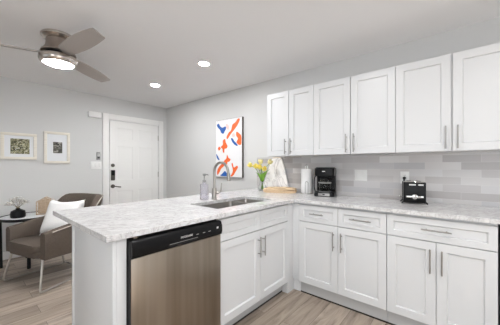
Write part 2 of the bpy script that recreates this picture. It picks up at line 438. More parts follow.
# casing
b = MB(); cy0, cy1 = DY0 - .008, DY1 + .016
b.box(cy0 - .10, cy0, -.024, 0, 0, DH + .108, .003); b.box(cy1, cy1 + .10, -.024, 0, 0, DH + .108, .003); b.box(cy0, cy1, -.024, 0, DH + .008, DH + .108, .003)
struct(b.build('trim_1', 'trim', None, on_left(0), RL))
def board(name, x0, x1, y0, y1): struct(MB().box(x0, x1, y0, y1, 0, .1, .003).build(name, 'trim'))
board('baseboard_left', XD, XD + .014, YF, cy0 - .1)
board('baseboard_back', XD + .014, -2.26, YW - .014, YW)
board('baseboard_front', XD + .014, XR, YF, YF + .014)
# tiled backsplash (on the kitchen wall from worktop to wall cabinets)
ZT = 0.914
struct(MB().box(-2.21, 1.2, YW - .008, YW, ZT, 1.3535).build('wall_tile', 'tile', None))

# ------------------------------------------------------------------ base cabinets
YB = 2.153                                # door plane of the wall run
def bar_pull(name, parent, p, q, out=0.032, r=0.0055, mat_='pull'):
    """bar handle between p and q on the front (local), standing off toward -y"""
    p, q = Vector(p), Vector(q); d = (q - p).normalized(); o = Vector((0, -out, 0)); b = MB()
    b.tube([p + o, q + o], r, 12)
    for s in (p + d * .028, q - d * .028): b.tube([s + Vector((0, .002, 0)), s + o], r * .85, 8)
    return b.build(name, mat_, parent)
G = 0.0018
def base_cabinet(label, loc, rotz, width, doors, drawers, depth=.595, group='white shaker base cabinets', toe=.07, open_top=False):
    t = thing('base_cabinet', label, 'cabinet', loc, rotz, group)
    b = MB()
    if open_top:                          # sink base: no top, so the bowls hang inside
        b.box(0, .016, .021, depth, .114, .882); b.box(width - .016, width, .021, depth, .114, .882); b.box(.016, width - .016, .021, depth, .114, .13)
        b.box(.016, width - .016, depth - .012, depth, .13, .882); b.box(.016, width - .016, .021, .039, .13, .882)
    else: b.box(0, width, .021, depth, .114, .882)
    b.build('body', 'cabinet', t)
    MB().box(0, width, toe, depth - .02, .012, .1138).build('toe_kick', 'toeshade', t)
    MB().box(0, width, toe - .004, toe + .02, 0, .012).build('toe_seal', 'darkgap', t)
    for (x0, x1, hx) in doors:
        d = MB().shaker(x0 + G, x1 - G, .116, .703).build('door', 'cabinet', t, sharp=.3)
        if hx is not None: bar_pull('handle', d, (hx, 0, .492), (hx, 0, .657))
    for (x0, x1, hl) in drawers:
        d = MB().shaker(x0 + G, x1 - G, .709, .864, rail=.042).build('drawer', 'cabinet', t, sharp=.3)
        if hl:
            m_ = (x0 + x1) / 2; bar_pull('pull', d, (m_ - hl / 2, 0, .79), (m_ + hl / 2, 0, .79))
    return t
W1 = .763
base_cabinet('white base cabinet with two drawers over two doors, below the coffee maker', (-1.204, YB, 0), 0, W1,
             [(0, W1 / 2, W1 / 2 - .035), (W1 / 2, W1, W1 / 2 + .035)], [(0, W1 / 2, .13), (W1 / 2, W1, .17)], toe=.037)
W2 = .614
base_cabinet('white base cabinet with one wide drawer over two doors, below the toaster', (-.439, YB, 0), 0, W2,
             [(0, W2 / 2, W2 / 2 - .033), (W2 / 2, W2, W2 / 2 + .033)], [(0, W2, .17)], toe=.037)
XP = -1.276                               # door plane of the peninsula
W3 = .90
base_cabinet('white sink base cabinet with two false drawer fronts, beside the stainless dishwasher', (XP, 1.166, 0), RL, W3,
             [(0, .464, .464 - .03), (.464, W3, .464 + .03)], [(0, .464, 0), (.464, W3, 0)], depth=.575, toe=.07, open_top=True)
# next unit along the wall run, past the frame edge
t = thing('base_cabinet', 'white base cabinet at the right edge, past the wide drawer', 'cabinet', (.192, YB, 0), 0, 'white shaker base cabinets')
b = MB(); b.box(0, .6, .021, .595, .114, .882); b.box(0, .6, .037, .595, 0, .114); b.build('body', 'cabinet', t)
MB().shaker(G, .6 - G, .116, .864).build('door', 'cabinet', t, sharp=.3)
# corner filler: post to the floor at the sink cabinet's end plus the strip beside it
b = MB(); b.box(-1.345, -1.280, 2.068, YB + .06, 0, .882, .0015); b.box(-1.280, -1.206, YB + .012, YB + .03, .114, .882, .001)
b.box(-1.280, -1.206, YB + .037, YB + .05, 0, .114)
tag(b.build('corner_filler', 'cabinet'), 'white corner post and filler strip between the sink cabinet and the wall-run cabinets', 'filler panel')
# peninsula end and back panels
t = thing('peninsula_panel', 'plain white end panel of the peninsula beside the dishwasher', 'panel', (0, 0, 0))
b = MB(); b.box(-1.885, XP, .480, .498, 0, .882, .001); b.build('end_face', 'cabinet', t)
MB().box(XP - .05, XP, .4985, .545, 0, .882, .001).build('front_stile', 'cabinet', t)
MB().box(-1.915, -1.886, .474, .504, 0, .882, .002).build('corner_trim', 'cabinet', t)
MB().box(-1.905, -1.886, .505, YW - .002, 0, .882).build('back_face', 'cabinet', t)

# ------------------------------------------------------------------ dishwasher (local x along +Y, front toward +X)
DWX, DWY, DWW = -1.237, .552, .600
t = thing('dishwasher', 'stainless dishwasher with black control panel under the peninsula worktop', 'dishwasher', (DWX, DWY, 0), RL)
MB().box(.002, DWW - .002, .058, .60, .03, .868).build('tub', 'blackmatte', t)
MB().box(.01, DWW - .01, .09, .12, 0, .10).build('toe_panel', 'black', t)
dr = MB(); dr.box(0, DWW, .004, .056, .105, .776, .003); dr = dr.build('door', 'steel', t)
MB().box(-.0025, -.0002, .006, .057, .105, .862).build('door_edge', 'black', t)
# control panel: slightly bowed prism with a pocket handle
b = MB(); prof = [(.056, .778), (.004, .778), (-.004, .782), (-.010, .80), (-.010, .835), (-.002, .862), (.008, .868), (.056, .868)]
V = [(x, y, z) for x in (-.001, DWW + .001) for (y, z) in prof]; n = len(prof)
b.faces(V, [tuple(range(n))[::-1], tuple(range(n, 2 * n))] + [(k, (k + 1) % n, n + (k + 1) % n, n + k) for k in range(n)])
cp = b.build('control_panel', 'black', t, sharp=.9)
MB().box(.20, .40, -.0125, -.0105, .786, .803, .0008).build('pocket_handle', 'blackmatte', cp)
MB().box(.205, .395, -.0135, -.0125, .8032, .8055).build('handle_lip', 'greyplastic', cp)
def text(body, parent, loc, size, mat_, rot=(PI / 2, 0, 0), name='lettering', extr=.0004):
    c = bpy.data.curves.new(name, 'FONT'); c.body = body; c.size = size; c.align_x = 'CENTER'; c.align_y = 'CENTER'; c.extrude = extr
    c.materials.append(M[mat_]); o = bpy.data.objects.new(name, c); COL.objects.link(o); bpy.context.view_layer.update()
    me = bpy.data.meshes.new_from_object(o.evaluated_get(bpy.context.evaluated_depsgraph_get()))
    bpy.data.objects.remove(o); r = bpy.data.objects.new(name, me); COL.objects.link(r)
    r.parent = parent; r.location = loc; r.rotation_euler = rot
    return r
text('FRIGIDAIRE', cp, (.318, -.0106, .826), .0165, 'lettering')
for x in (.395, .445, .490):
    b = MB(); b.box(x - .009, x + .009, -.0112, -.0102, .820, .824); b.build('button', 'greyplastic', cp)
b = MB(); b.box(.550, .566, -.0112, -.0102, .826, .838, .0005); b.build('badge', 'lettering', cp)
for x in (.02, .575):
    b = MB(); b.box(x, x + .018, .02, .05, .8685, .880); b.build('mounting_bracket', 'chrome', t)

# ------------------------------------------------------------------ worktop with sink cut-out
SX0, SX1, SY0, SY1 = -1.765, -1.40, 1.27, 2.0
xs = [-2.25, SX0, SX1, -1.246, 1.2]; ys = [.441, SY0, SY1, YB - .028, YW - .0085]
def solid(i, j):
    if i == 1 and j == 1: return False
    return i <= 2 or j == 3
top = MB().slab(xs, ys, solid, .884, ZT).build('worktop', 'quartz', None, sharp=.3, bevel=.002)
tag(top, 'white veined quartz worktop running along the wall and out over the peninsula', 'worktop')

# sink: two bowls below the cut-out
t = thing('kitchen_sink', 'stainless double-bowl sink set under the peninsula worktop', 'sink', (0, 0, 0))
def bowl(y0, y1, depth):
    b = MB(); rings = []
    for (ins, z, r) in ((-.012, .8835, .03), (.0, .8835, .03), (.002, .875, .03), (.012, .884 - depth + .03, .04), (.045, .884 - depth, .05)):
        rings.append([(x, y, z) for (x, y) in rrect(SX0 - .004 + ins, SX1 + .004 - ins, y0 + ins, y1 - ins, r)])
    N = len(rings[0]); V = [p for r in rings for p in r]
    F = [(N * a + k, N * a + (k + 1) % N, N * a + N + (k + 1) % N, N * a + N + k) for a in range(len(rings) - 1) for k in range(N)] + [tuple(range(4 * N, 5 * N))]
    b.faces(V, F); return b
for (y0, y1, dp) in ((SY0 - .004, 1.775, .19), (1.80, SY1 + .004, .15)):
    bw = bowl(y0, y1, dp).build('bowl', 'sink', t, sharp=.9)
    b = MB(); cx, cy = (SX0 + SX1) / 2, (y0 + y1) / 2; z = .884 - dp
    b.lathe([(0, z + .001), (.026, z + .001), (.032, z + .004), (.043, z + .003), (.043, z + .0005)], cx, cy, 24); b.build('drain', 'chrome', bw)

# faucet
t = thing('faucet', 'tall brushed nickel gooseneck faucet standing behind the sink', 'faucet', (-1.815, 1.60, ZT))
b = MB(); b.lathe([(0, 0), (.029, 0), (.029, .006), (.022, .012), (.022, .105), (.019, .11), (0, .11)], n=24); b.build('base', 'nickel', t)
pts = [(0, 0, .10), (0, 0, .262)] + [(.095 - .095 * math.cos(a), 0, .262 + .095 * math.sin(a)) for a in [PI * k / 14 for k in range(1, 14)]] + [(.19, 0, .262), (.193, 0, .25)]
b = MB(); b.tube(pts, .0125, 14); b.build('spout', 'nickel', t)
b = MB(); b.tube([(.192, 0, .255), (.194, 0, .245), (.197, 0, .20), (.198, 0, .185)], [.0135, .016, .017, .015], 16); b.build('spray_head', 'nickel', t)
b = MB(); b.tube([(.0, .0, .065), (.026, .034, .068)], .014, 14); b.tube([(.026, .034, .068), (.036, .046, .074), (.04, .05, .09), (.044, .056, .16)], [.011, .009, .007, .006], 12); b.build('lever_handle', 'nickel', t)

# soap dispenser
t = thing('soap_dispenser', 'clear soap bottle with pump top beside the faucet', 'soap dispenser', (-1.885, 1.535, ZT), .4)
b = MB(); b.prism(rrect(-.036, .036, -.026, .026, .01), 0, .15, 'z', bev=.004); b.prism(rrect(-.016, .016, -.014, .014, .01), .15, .168, 'z'); b.build('bottle', 'soapglass', t)
b = MB(); b.lathe([(0, .168), (.017, .168), (.017, .188), (.009, .192), (.006, .198), (.006, .228), (0, .228)], n=16); b.box(-.012, .012, -.012, .012, .228, .250, .003); b.tube([(0, 0, .242), (.036, 0, .242), (.042, 0, .232)], .005, 8); b.build('pump', 'greyplastic', t)

# ------------------------------------------------------------------ wall cabinets
YU = 2.435
def wall_cabinet(label, x, width, gap=G):
    t = thing('wall_cabinet', label, 'cabinet', (x, YU, 1.353), 0, 'white shaker wall cabinets')
    MB().box(.001, width - .001, .021, YW - YU - .001, 0, .742).build('body', 'cabinet', t)
    for (x0, x1, hx) in ((0, width / 2 - gap, width / 2 - .036), (width / 2 + gap, width, width / 2 + .036)):
        d = MB().shaker(x0 + G, x1 - G, .001, .743).build('door', 'cabinet', t, sharp=.3)
        bar_pull('handle', d, (hx, 0, .017), (hx, 0, .192))
    return t
wall_cabinet('white two-door wall cabinet, leftmost, hung above the leaning marble board', -1.80, .611)
wall_cabinet('white two-door wall cabinet hung above the coffee maker', -1.189, .760)
wall_cabinet('white two-door wall cabinet with a dark gap between its doors, hung above the toaster', -.429, .750, gap=.0035)
t = thing('wall_cabinet', 'white wall cabinet at the far right end past the toaster', 'cabinet', (.322, YU, 1.353), 0, 'white shaker wall cabinets')
MB().box(.001, .6, .021, YW - YU - .001, 0, .742).build('body', 'cabinet', t); MB().shaker(G, .6, .001, .743).build('door', 'cabinet', t, sharp=.3)

# ------------------------------------------------------------------ ceiling lights and fan
def downlight(x, y, label):
    t = thing('recessed_light', label, 'ceiling light', (x, y, ZC), 0, 'recessed ceiling lights')
    MB().lathe([(.052, -.001), (.056, -.006), (.074, -.004), (.076, 0)], n=32).build('trim_ring', 'white', t)
    MB().lathe([(0, -.0045), (.054, -.0045)], n=32).build('lens', 'lamp', t)
downlight(-3.382, 1.847, 'round recessed ceiling light nearer the entry door')
downlight(-2.242, 1.821, 'round recessed ceiling light over the peninsula, nearer the wall cabinets')
for (x, y, s) in ((-.85, 1.12, 'over the kitchen aisle'), (.4, .65, 'added as fill above the right end of the kitchen'), (.4, -1.2, 'added as fill near the right-hand window')):  # all unseen; aisle light follows the pull shadows, the other two added for fill
    downlight(x, y, 'round recessed ceiling light ' + s)

t = thing('ceiling_fan', 'brushed nickel three-blade ceiling fan with a lit round lamp', 'ceiling fan', (-2.765, .585, ZC))
MB().lathe([(0, 0), (.124, 0), (.130, -.010), (.128, -.022), (.112, -.038), (.094, -.046), (0, -.046)], n=40).build('canopy', 'fanchrome', t)
MB().lathe([(0, -.046), (.092, -.046), (.092, -.08), (.098, -.11), (.112, -.135), (.128, -.15), (.132, -.165), (0, -.165)], n=40).build('motor_housing', 'fannickel', t)
MB().lathe([(0, -.185), (.125, -.185), (.141, -.195), (.145, -.215), (.142, -.236), (.130, -.252), (.116, -.256), (.112, -.252), (0, -.252)], n=40).build('light_rim', 'fanchrome', t)
MB().lathe([(0, -.266), (.04, -.265), (.075, -.262), (.10, -.257), (.1115, -.2525)], n=40).build('light_lens', 'fanlamp', t)
MB().lathe([(0, -.165), (.10, -.165), (.10, -.185), (0, -.185)], n=32).build('hub', 'blackmatte', t)
for a in (8, 128, 248):
    a = math.radians(a); pit = math.radians(-15)
    out = [(.085, -.05), (.20, -.066), (.35, -.074), (.50, -.072), (.60, -.063), (.698, -.045), (.702, -.038), (.688, .052), (.682, .058), (.55, .07), (.40, .074), (.25, .066), (.16, .056), (.085, .045)]
    b = MB(); b.prism(out, -.0045, .0045, 'z')
    R = Matrix.Rotation(a, 4, 'Z') @ Matrix.Translation((0, 0, -.168)) @ Matrix.Rotation(pit, 4, 'X')
    for v in b.b.verts: v.co = R @ v.co
    b.build('blade', 'bladegrey', t, sharp=.5)

# ------------------------------------------------------------------ things on the walls
def picture(label, y0, y1, z0, z1, fw, ay0, ay1, az0, az1, pm):
    t = thing('picture_frame', label, 'picture', on_left(y0, z0, .0), RL, 'framed prints on the entry wall')
    W, H = y1 - y0, z1 - z0; b = MB()
    b.box(0, W, -.028, 0, 0, fw, .002); b.box(0, W, -.028, 0, H - fw, H, .002); b.box(0, fw, -.028, 0, fw, H - fw, .002); b.box(W - fw, W, -.028, 0, fw, H - fw, .002)
    b.build('frame', 'frame', t)
    mt = MB().box(fw, W - fw, -.012, -.006, fw, H - fw).build('mount', 'mount', t)
    MB().box(ay0 - y0, ay1 - y0, -.0135, -.0122, az0 - z0, az1 - z0).build('print', pm, mt)
picture('wide cream frame with a white mount and olive plant print', .352, .717, 1.323, 1.682, .036, .447, .64, 1.40, 1.605, 'print1')
picture('tall cream frame with a small dark monochrome print, nearer the door', .794, 1.106, 1.272, 1.738, .036, .902, 1.012, 1.425, 1.59, 'print2')

# abstract canvas on the kitchen wall
CX0, CX1, CZ0, CZ1 = -3.05, -2.468, 1.06, 1.968
t = thing('wall_art', 'abstract canvas with orange and blue brush marks in a dark frame', 'painting', (CX0, YW, CZ0))
W, H = CX1 - CX0, CZ1 - CZ0
b = MB(); b.box(0, W, -.034, 0, 0, .003); b.box(0, W, -.034, 0, H - .003, H); b.box(0, .003, -.034, 0, .003, H - .003); b.box(W - .003, W, -.034, 0, .003, H - .003); b.build('frame', 'darkframe', t)
b = MB(); b.box(.0035, W - .0035, -.036, -.004, .0035, H - .0035)
def uv(x, y):
    u = (x - 50) / 118.0; tp = 45 - 20 * u; v_ = (y - tp) / (300 - tp)
    return (.007 + min(max(u, .01), .99) * (W - .014), H - .007 - min(max(v_, .01), .99) * (H - .014))
strokes = [(1, [(55, 62), (64, 56), (72, 68), (82, 74), (96, 68), (99, 78), (92, 92), (86, 102), (76, 97), (70, 84), (60, 74)]),
 (0, [(152, 32), (160, 36), (150, 62), (134, 86), (120, 104), (106, 126), (101, 118), (110, 98), (122, 84), (128, 60), (140, 50)]),
 (0, [(146, 92), (156, 98), (166, 112), (166, 148), (156, 152), (146, 140), (152, 124), (144, 108)]),
 (1, [(121, 124), (128, 122), (136, 134), (148, 148), (150, 158), (138, 152), (128, 140)]),
 (0, [(84, 134), (94, 126), (98, 142), (106, 160), (100, 170), (92, 172), (90, 190), (84, 186), (82, 172), (74, 164), (84, 152)]),
 (0, [(60, 172), (66, 162), (74, 170), (66, 180)]),
 (1, [(52, 196), (58, 204), (68, 222), (62, 224), (54, 212)]),
 (0, [(104, 198), (110, 212), (120, 220), (114, 230), (106, 232), (104, 244), (96, 236), (84, 236), (92, 224), (100, 216)]),
 (0, [(84, 240), (90, 250), (76, 264), (68, 280), (58, 294), (56, 276), (64, 258), (74, 246)]),
 (0, [(124, 240), (130, 238), (134, 256), (148, 248), (152, 256), (144, 272), (134, 290), (126, 302), (120, 296), (130, 272)]),
 (1, [(72, 298), (82, 286), (94, 274), (104, 288), (104, 298)]),
 (2, [(100, 56), (112, 66), (110, 84), (100, 74)]), (2, [(126, 104), (136, 98), (140, 112), (130, 118)])]
for k, (mi, p) in enumerate(strokes):
    b.mi = mi + 1; q = smoothpoly([uv(x, y) for x, y in p], 4)
    vs = [b.b.verts.new((x, -.0363 - k * .00005, z)) for x, z in q]; f = b.b.faces.new(vs); b._done([f])
b.build('canvas', ['canvas', 'orange', 'blue', 'pink'], t, sharp=.3)

# chime box, fan remote, switch by the door
t = tag(MB().box(1.348, 1.532, -.05, 0, 2.028, 2.118, .006).build('door_chime', 'white', None, on_left(0), RL), 'white door chime box high on the wall left of the door frame', 'door chime')
t = thing('fan_remote', 'small grey remote in a wall holder above the light switch', 'remote', on_left(1.475, 1.335), RL)
MB().box(0, .056, -.016, 0, 0, .128, .004).build('holder', 'greyplastic', t)
for (x, z) in ((.018, .095), (.038, .095), (.018, .07), (.038, .07)): MB().box(x - .007, x + .007, -.0185, -.0162, z - .007, z + .007, .001).build('button', 'white', t)
MB().box(.012, .044, -.0185, -.0162, .025, .045, .001).build('button', 'blackmatte', t)
def plate(label, name, cat, loc, rotz, W, H, gangs, kind):
    t = thing(name, label, cat, loc, rotz)
    MB().box(0, W, -.006, 0, 0, H, .002).build('cover_plate', 'white', t)
    for g in range(gangs):
        cx = W * (g + .5) / gangs
        if kind == 'switch': MB().box(cx - .016, cx + .016, -.0095, -.0062, H / 2 - .033, H / 2 + .033, .0015).build('rocker', 'white', t)
        else:
            for dz in (-.02, .02):
                s_ = MB().box(cx - .015, cx + .015, -.0085, -.0062, H / 2 + dz - .014, H / 2 + dz + .014, .002).build('socket', 'white', t)
                for dx in (-.005, .005): MB().box(cx + dx - .001, cx + dx + .001, -.009, -.0086, H / 2 + dz - .003, H / 2 + dz + .005).build('slot', 'blackmatte', s_)
    return t
plate('white three-gang light switch plate left of the door frame', 'light_switch', 'switch', on_left(1.388, 1.186), RL, .163, .122, 3, 'switch')
plate('white two-gang switch plate on the tile right of the coffee maker', 'light_switch', 'switch', (-.866, YW - .0085, 1.082), 0, .124, .115, 2, 'switch')
plate('white wall outlet on the tile behind the toaster', 'wall_outlet', 'outlet', (-.443, YW - .0085, 1.07), 0, .072, .115, 1, 'outlet')

# ------------------------------------------------------------------ things on the worktop
# paper towel roll on holder
t = thing('paper_towel_holder', 'paper towel roll on a wire holder beside the coffee maker', 'paper towel', (-1.385, 2.655, ZT))
MB().lathe([(0, 0), (.075, 0), (.075, .006), (.07, .009), (0, .009)], n=32).build('base', 'chrome', t)
MB().lathe([(.02, .0095), (.060, .0095), (.063, .014), (.063, .283), (.060, .288), (.02, .288), (.02, .0095)], n=36).build('paper_roll', 'paper', t)
b = MB(); b.tube([(0, 0, .009), (0, 0, .292)], .006, 10)
b.tube([(-.012 + .0, 0, .29), (-.014, 0, .325), (-.009, 0, .338), (0, 0, .342), (.009, 0, .338), (.014, 0, .325), (.012, 0, .29)], .0028, 8); b.build('post', 'chrome', t)
b = MB(); ca = math.radians(-62)
def rot2(x, y): return (x * math.cos(ca) - y * math.sin(ca), x * math.sin(ca) + y * math.cos(ca))
pp = [(.069, -.016, .006), (.069, -.016, .13), (.069, -.008, .142), (.069, .008, .142), (.069, .016, .13), (.069, .016, .006)]
b.tube([(*rot2(x, y), z) for x, y, z in pp], .0026, 8); b.build('tension_arm', 'greyplastic', t)

# coffee maker, turned a little toward the room
t = thing('coffee_maker', 'black drip coffee maker with a glass carafe in front of the tile', 'coffee maker', (-1.128, 2.60, ZT), math.radians(14))
hw = .103
b = MB(); b.prism(rrect(-hw, hw, -.115, .10, .03), 0, .045, 'z', bev=.006); b.box(-hw + .004, hw - .004, .02, .10, .04, .24, .01)
b.prism(rrect(-hw, hw, -.105, .10, .035), .215, .30, 'z', bev=.012); b.build('body', 'black', t)
MB().prism(rrect(-hw + .012, hw - .012, -.10, .09, .03), .2985, .3075, 'z', bev=.004).build('lid', 'blackmatte', t)
MB().lathe([(0, .046), (.062, .046), (.064, .05), (.06, .053), (0, .053)], 0, -.045, 28).build('hot_plate', 'greyplastic', t)
V = []
b = MB(); n = 13
pr = [(x, -.1165 + .018 * (abs(x) / hw) ** 3) for x in [-.08 + .16 * k / (n - 1) for k in range(n)]]
b.faces([(x, y - .002, z) for z in (.008, .036) for (x, y) in pr], [(k, k + 1, n + k + 1, n + k) for k in range(n - 1)])
b.build('front_panel', 'pull', t)
MB().box(-.012, .012, -.1215, -.1185, .018, .028, .001).build('power_switch', 'black', t)
MB().box(-.018, .012, -.108, -.1045, .262, .27, .001).build('emblem', 'lettering', t)
cf = MB().lathe([(0, .0535), (.052, .0535), (.062, .065), (.066, .10), (.06, .14), (.046, .168), (.046, .180), (.043, .180), (.043, .167), (.057, .139), (.063, .10), (.059, .067), (.05, .0565), (0, .0565)], 0, -.045, 32).build('carafe', 'glass', t)
MB().lathe([(.0, .205), (.035, .205), (.05, .198), (.05, .1805), (0, .1805)], 0, -.045, 28).build('carafe_lid', 'black', cf)
MB().lathe([(.0615, .140), (.0665, .138), (.0665, .150), (.0575, .152)], 0, -.045, 28).build('carafe_band', 'greyplastic', cf)
b = MB(); b.tube(spline([(.047, -.06, .185), (.085, -.085, .185), (.102, -.095, .165), (.1, -.092, .11), (.075, -.078, .085)]), .010, 10); b.build('carafe_handle', 'black', cf)
b = MB(); b.tube(spline([(-hw + .004, .05, .22), (-hw - .022, .05, .20), (-hw - .03, .045, .14), (-hw - .026, .04, .07), (-hw - .01, .06, .02), (-hw + .01, .09, .008)]), .006, 8); b.build('cord', 'blackmatte', t)

# toaster, seen on its short end
ta = math.radians(13)
t = thing('toaster', 'black and chrome toaster plugged into the wall outlet', 'toaster', (-.300, 2.51, ZT), ta)
hw = .081
b = MB(); b.box(-hw, hw, 0, .03, .010, .186, .006); b.build('front_end', 'black', t)
b = MB(); b.box(-hw + .003, hw - .003, .0305, .135, .018, .192, .008); b.build('shell', 'chrome', t)
MB().box(-hw, hw, .1355, .152, .010, .186, .006).build('rear_end', 'black', t)
for x in (-.034, .034):
    MB().box(x - .016, x + .016, .04, .126, .1922, .1935).build('slot', 'blackmatte', t)
for (x, y) in ((-hw + .004, .012), (hw - .004, .012), (-hw + .004, .135), (hw - .004, .135)):
    s = -1 if x < 0 else 1
    b = MB(); b.tube([(x, y, .02), (x + s * .014, y, .006), (x + s * .018, y, .006)], .006, 8); b.build('foot', 'blackmatte', t)
for (x0, x1) in ((-.04, .008), (.026, .062)): MB().box(x0, x1, -.0015, -.0002, .158, .169).build('control_label', 'lettering', t)
b = MB(); disc_y(b, .0, .062, .021, -.008, -.0002, 24); dl = b.build('browning_dial', 'chrome', t)
MB().box(-.062, .062, -.003, -.0002, .053, .069, .001).build('dial_trim', 'chrome', t)
b = MB(); b.tube([(-hw, .06, .058), (-hw - .022, .06, .058)], .006, 8); b.box(-hw - .034, -hw - .02, .045, .075, .052, .064, .003); b.build('crumb_tray_knob', 'chrome', t)
# cord in toaster space, plug in the lower/upper socket of the outlet
Rm = Matrix.Translation((-.300, 2.51, ZT)) @ Matrix.Rotation(ta, 4, 'Z'); Ri = Rm.inverted()
P = lambda x, y, z: tuple(Ri @ Vector((x, y, z)))
b = MB(); b.tube(spline([P(-.407, 2.705, 1.115), P(-.407, 2.69, 1.09), P(-.40, 2.69, 1.02), P(-.39, 2.685, .95), P(-.375, 2.675, .93), P(-.365, 2.655, .935)]), .0042, 8); cd = b.build('cord', 'blackmatte', t)
b = MB(); b.tube([P(-.407, 2.7365, 1.125), P(-.407, 2.702, 1.125)], [.013, .011], 10); b.tube([P(-.407, 2.71, 1.125), P(-.407, 2.705, 1.10)], .007, 8); b.build('plug', 'black', cd)

# marble board leaning on the tile and folded tan cloth before it
t = thing('marble_board', 'pale veined marble serving board leaning on the tile behind the folded cloth', 'serving board', (-1.855, 2.695, ZT))
pol = smoothpoly([(-.20, .004), (0, .0), (.20, .004), (.195, .06), (.145, .23), (.085, .40), (.062, .426), (0, .432), (-.062, .426), (-.085, .40), (-.145, .23), (-.195, .06)], 3)
b = MB(); b.prism(pol, -.007, .007, 'y', bev=.002)
R = Matrix.Translation((0, 0, .001)) @ Matrix.Rotation(math.radians(-5.5), 4, 'X')
for v in b.b.verts: v.co = R @ v.co
b.build('slab', 'marble', t, sharp=.5)
b = MB()
b.prism(smoothpoly([(-.066, .423), (0, .428), (.066, .423), (.06, .431), (0, .436), (-.06, .431)], 3), -.009, .009, 'y')
for v in b.b.verts: v.co = R @ v.co
b.build('edge_strip', 'tanwood', t)

t = thing('folded_cloth', 'folded tan cloth lying flat on the worktop beside the tulip vase', 'cloth', (-1.69, 2.56, ZT), math.radians(26))
prof = smoothpoly([(.17, .001), (.0, .0), (-.165, .001), (-.196, .016), (-.2, .036), (-.172, .056), (-.06, .060), (.06, .062), (.15, .054), (.188, .044), (.186, .037), (.12, .036), (.02, .031), (.12, .028), (.184, .024), (.192, .012)], 4)
b = MB(); b.prism([(x, max(z, 0)) for x, z in prof], -.085, .08, 'y', bev=.004); b.build('cloth', 'tan', t, sharp=.8)

# glass vase and six tulips
VX, VY = -1.975, 2.565
t = thing('flower_vase', 'clear glass vase holding yellow tulips on the worktop', 'vase', (VX, VY, ZT))
MB().lathe([(0, 0), (.050, 0), (.056, .008), (.050, .05), (.032, .10), (.028, .13), (.036, .165), (.033, .165), (.025, .13), (.029, .10), (.046, .05), (.051, .012), (0, .010)], n=32).build('glass_body', 'glass', t)
def tulip(label, tip, pale, leaves, seed):
    rnd = random.Random(seed)
    t = thing('tulip', label, 'flower', (VX, VY, ZT), 0, 'yellow tulips in the glass vase')
    tip = Vector(tip); p0 = Vector((-tip.x * .15, -tip.y * .15 , .016))
    path = spline([p0, Vector((tip.x * .08, tip.y * .08, .14)), tip * .55 + Vector((0, 0, .095)), tip], 6)
    b = MB(); b.tube(path, .0035, 8); b.build('stem', 'stem', t)
    d = (path[-1] - path[-3]).normalized(); q = Vector((0, 0, 1)).rotation_difference(d).to_matrix().to_4x4()
    b = MB(); T = Matrix.Translation(tip) @ q
    for k in range(6):
        a0 = k * PI / 3 + rnd.random() * .2; rr = .027 if k % 2 else .031; rows = []
        for (f, wd, rad) in ((0, .25, .2), (.25, .8, .85), (.55, 1, 1.05), (.82, .6, .95), (1, .08, .8)):
            rows.append([(rr * rad * math.cos(a0 + s * wd * .62), rr * rad * math.sin(a0 + s * wd * .62), f * .070) for s in (-1, -.5, 0, .5, 1)])
        V = [tuple(T @ Vector(p)) for r in rows for p in r]
        b.faces(V, [(5 * i + j, 5 * i + j + 1, 5 * i + 6 + j, 5 * i + 5 + j) for i in range(4) for j in range(4)])
    bl = b.build('bloom', 'petalpale' if pale else 'petal', t, sharp=0)
    so = bl.modifiers.new('thick', 'SOLIDIFY'); so.thickness = .0012
    for (lx, ly, lz) in leaves:
        e = Vector((lx, ly, lz)); base = Vector((lx * .12, ly * .12, .12)); mid = base * .5 + e * .5 + Vector((lx * -.15, 0, .03)); pl = spline([base, mid, e], 6)
        side = Vector((.25, .05, 1)).cross(e - base)
        side = Vector((1, 0, 0)) if side.length < 1e-4 else side.normalized()
        side = (Vector((.55, .5, 0)) + side * .4).normalized()
        V = []; N = len(pl)
        for i, p in enumerate(pl):
            wv_ = .017 * math.sin(PI * (0.12 + .88 * i / (N - 1))) + .0008
            V += [tuple(p - side * wv_), tuple(p + Vector((0, 0, -.003))), tuple(p + side * wv_)]
        b = MB(); b.faces(V, [(3 * i + j, 3 * i + j + 1, 3 * i + 4 + j, 3 * i + 3 + j) for i in range(N - 1) for j in range(2)])
        lf = b.build('leaf', 'leaf', t, sharp=0); so = lf.modifiers.new('thick', 'SOLIDIFY'); so.thickness = .0012
tulip('yellow tulip drooping farthest left toward the abstract canvas', (-.10, -.08, .315), False, [(-.06, -.055, .235)], 1)
tulip('yellow tulip second from the left, lower in the bunch', (-.035, -.05, .295), False, [(-.03, -.03, .21)], 2)
tulip('yellow tulip in the middle of the bunch, facing front', (.005, -.04, .28), False, [(.02, -.03, .225)], 3)
tulip('tallest pale yellow tulip near the middle of the bunch', (-.02, .0, .345), True, [], 4)
tulip('pale yellow tulip rising farthest right under the wall cabinet', (.075, .035, .345), True, [(.085, .045, .28)], 5)
tulip('yellow tulip at the right front of the bunch', (.035, -.02, .262), False, [(.06, .0, .25)], 6)

# ------------------------------------------------------------------ seating corner
CH = (-3.515, .735, 0); CR = math.radians(17.5)
t = thing('armchair', 'brown tweed barrel armchair with thin metal sled legs', 'chair', CH, CR)
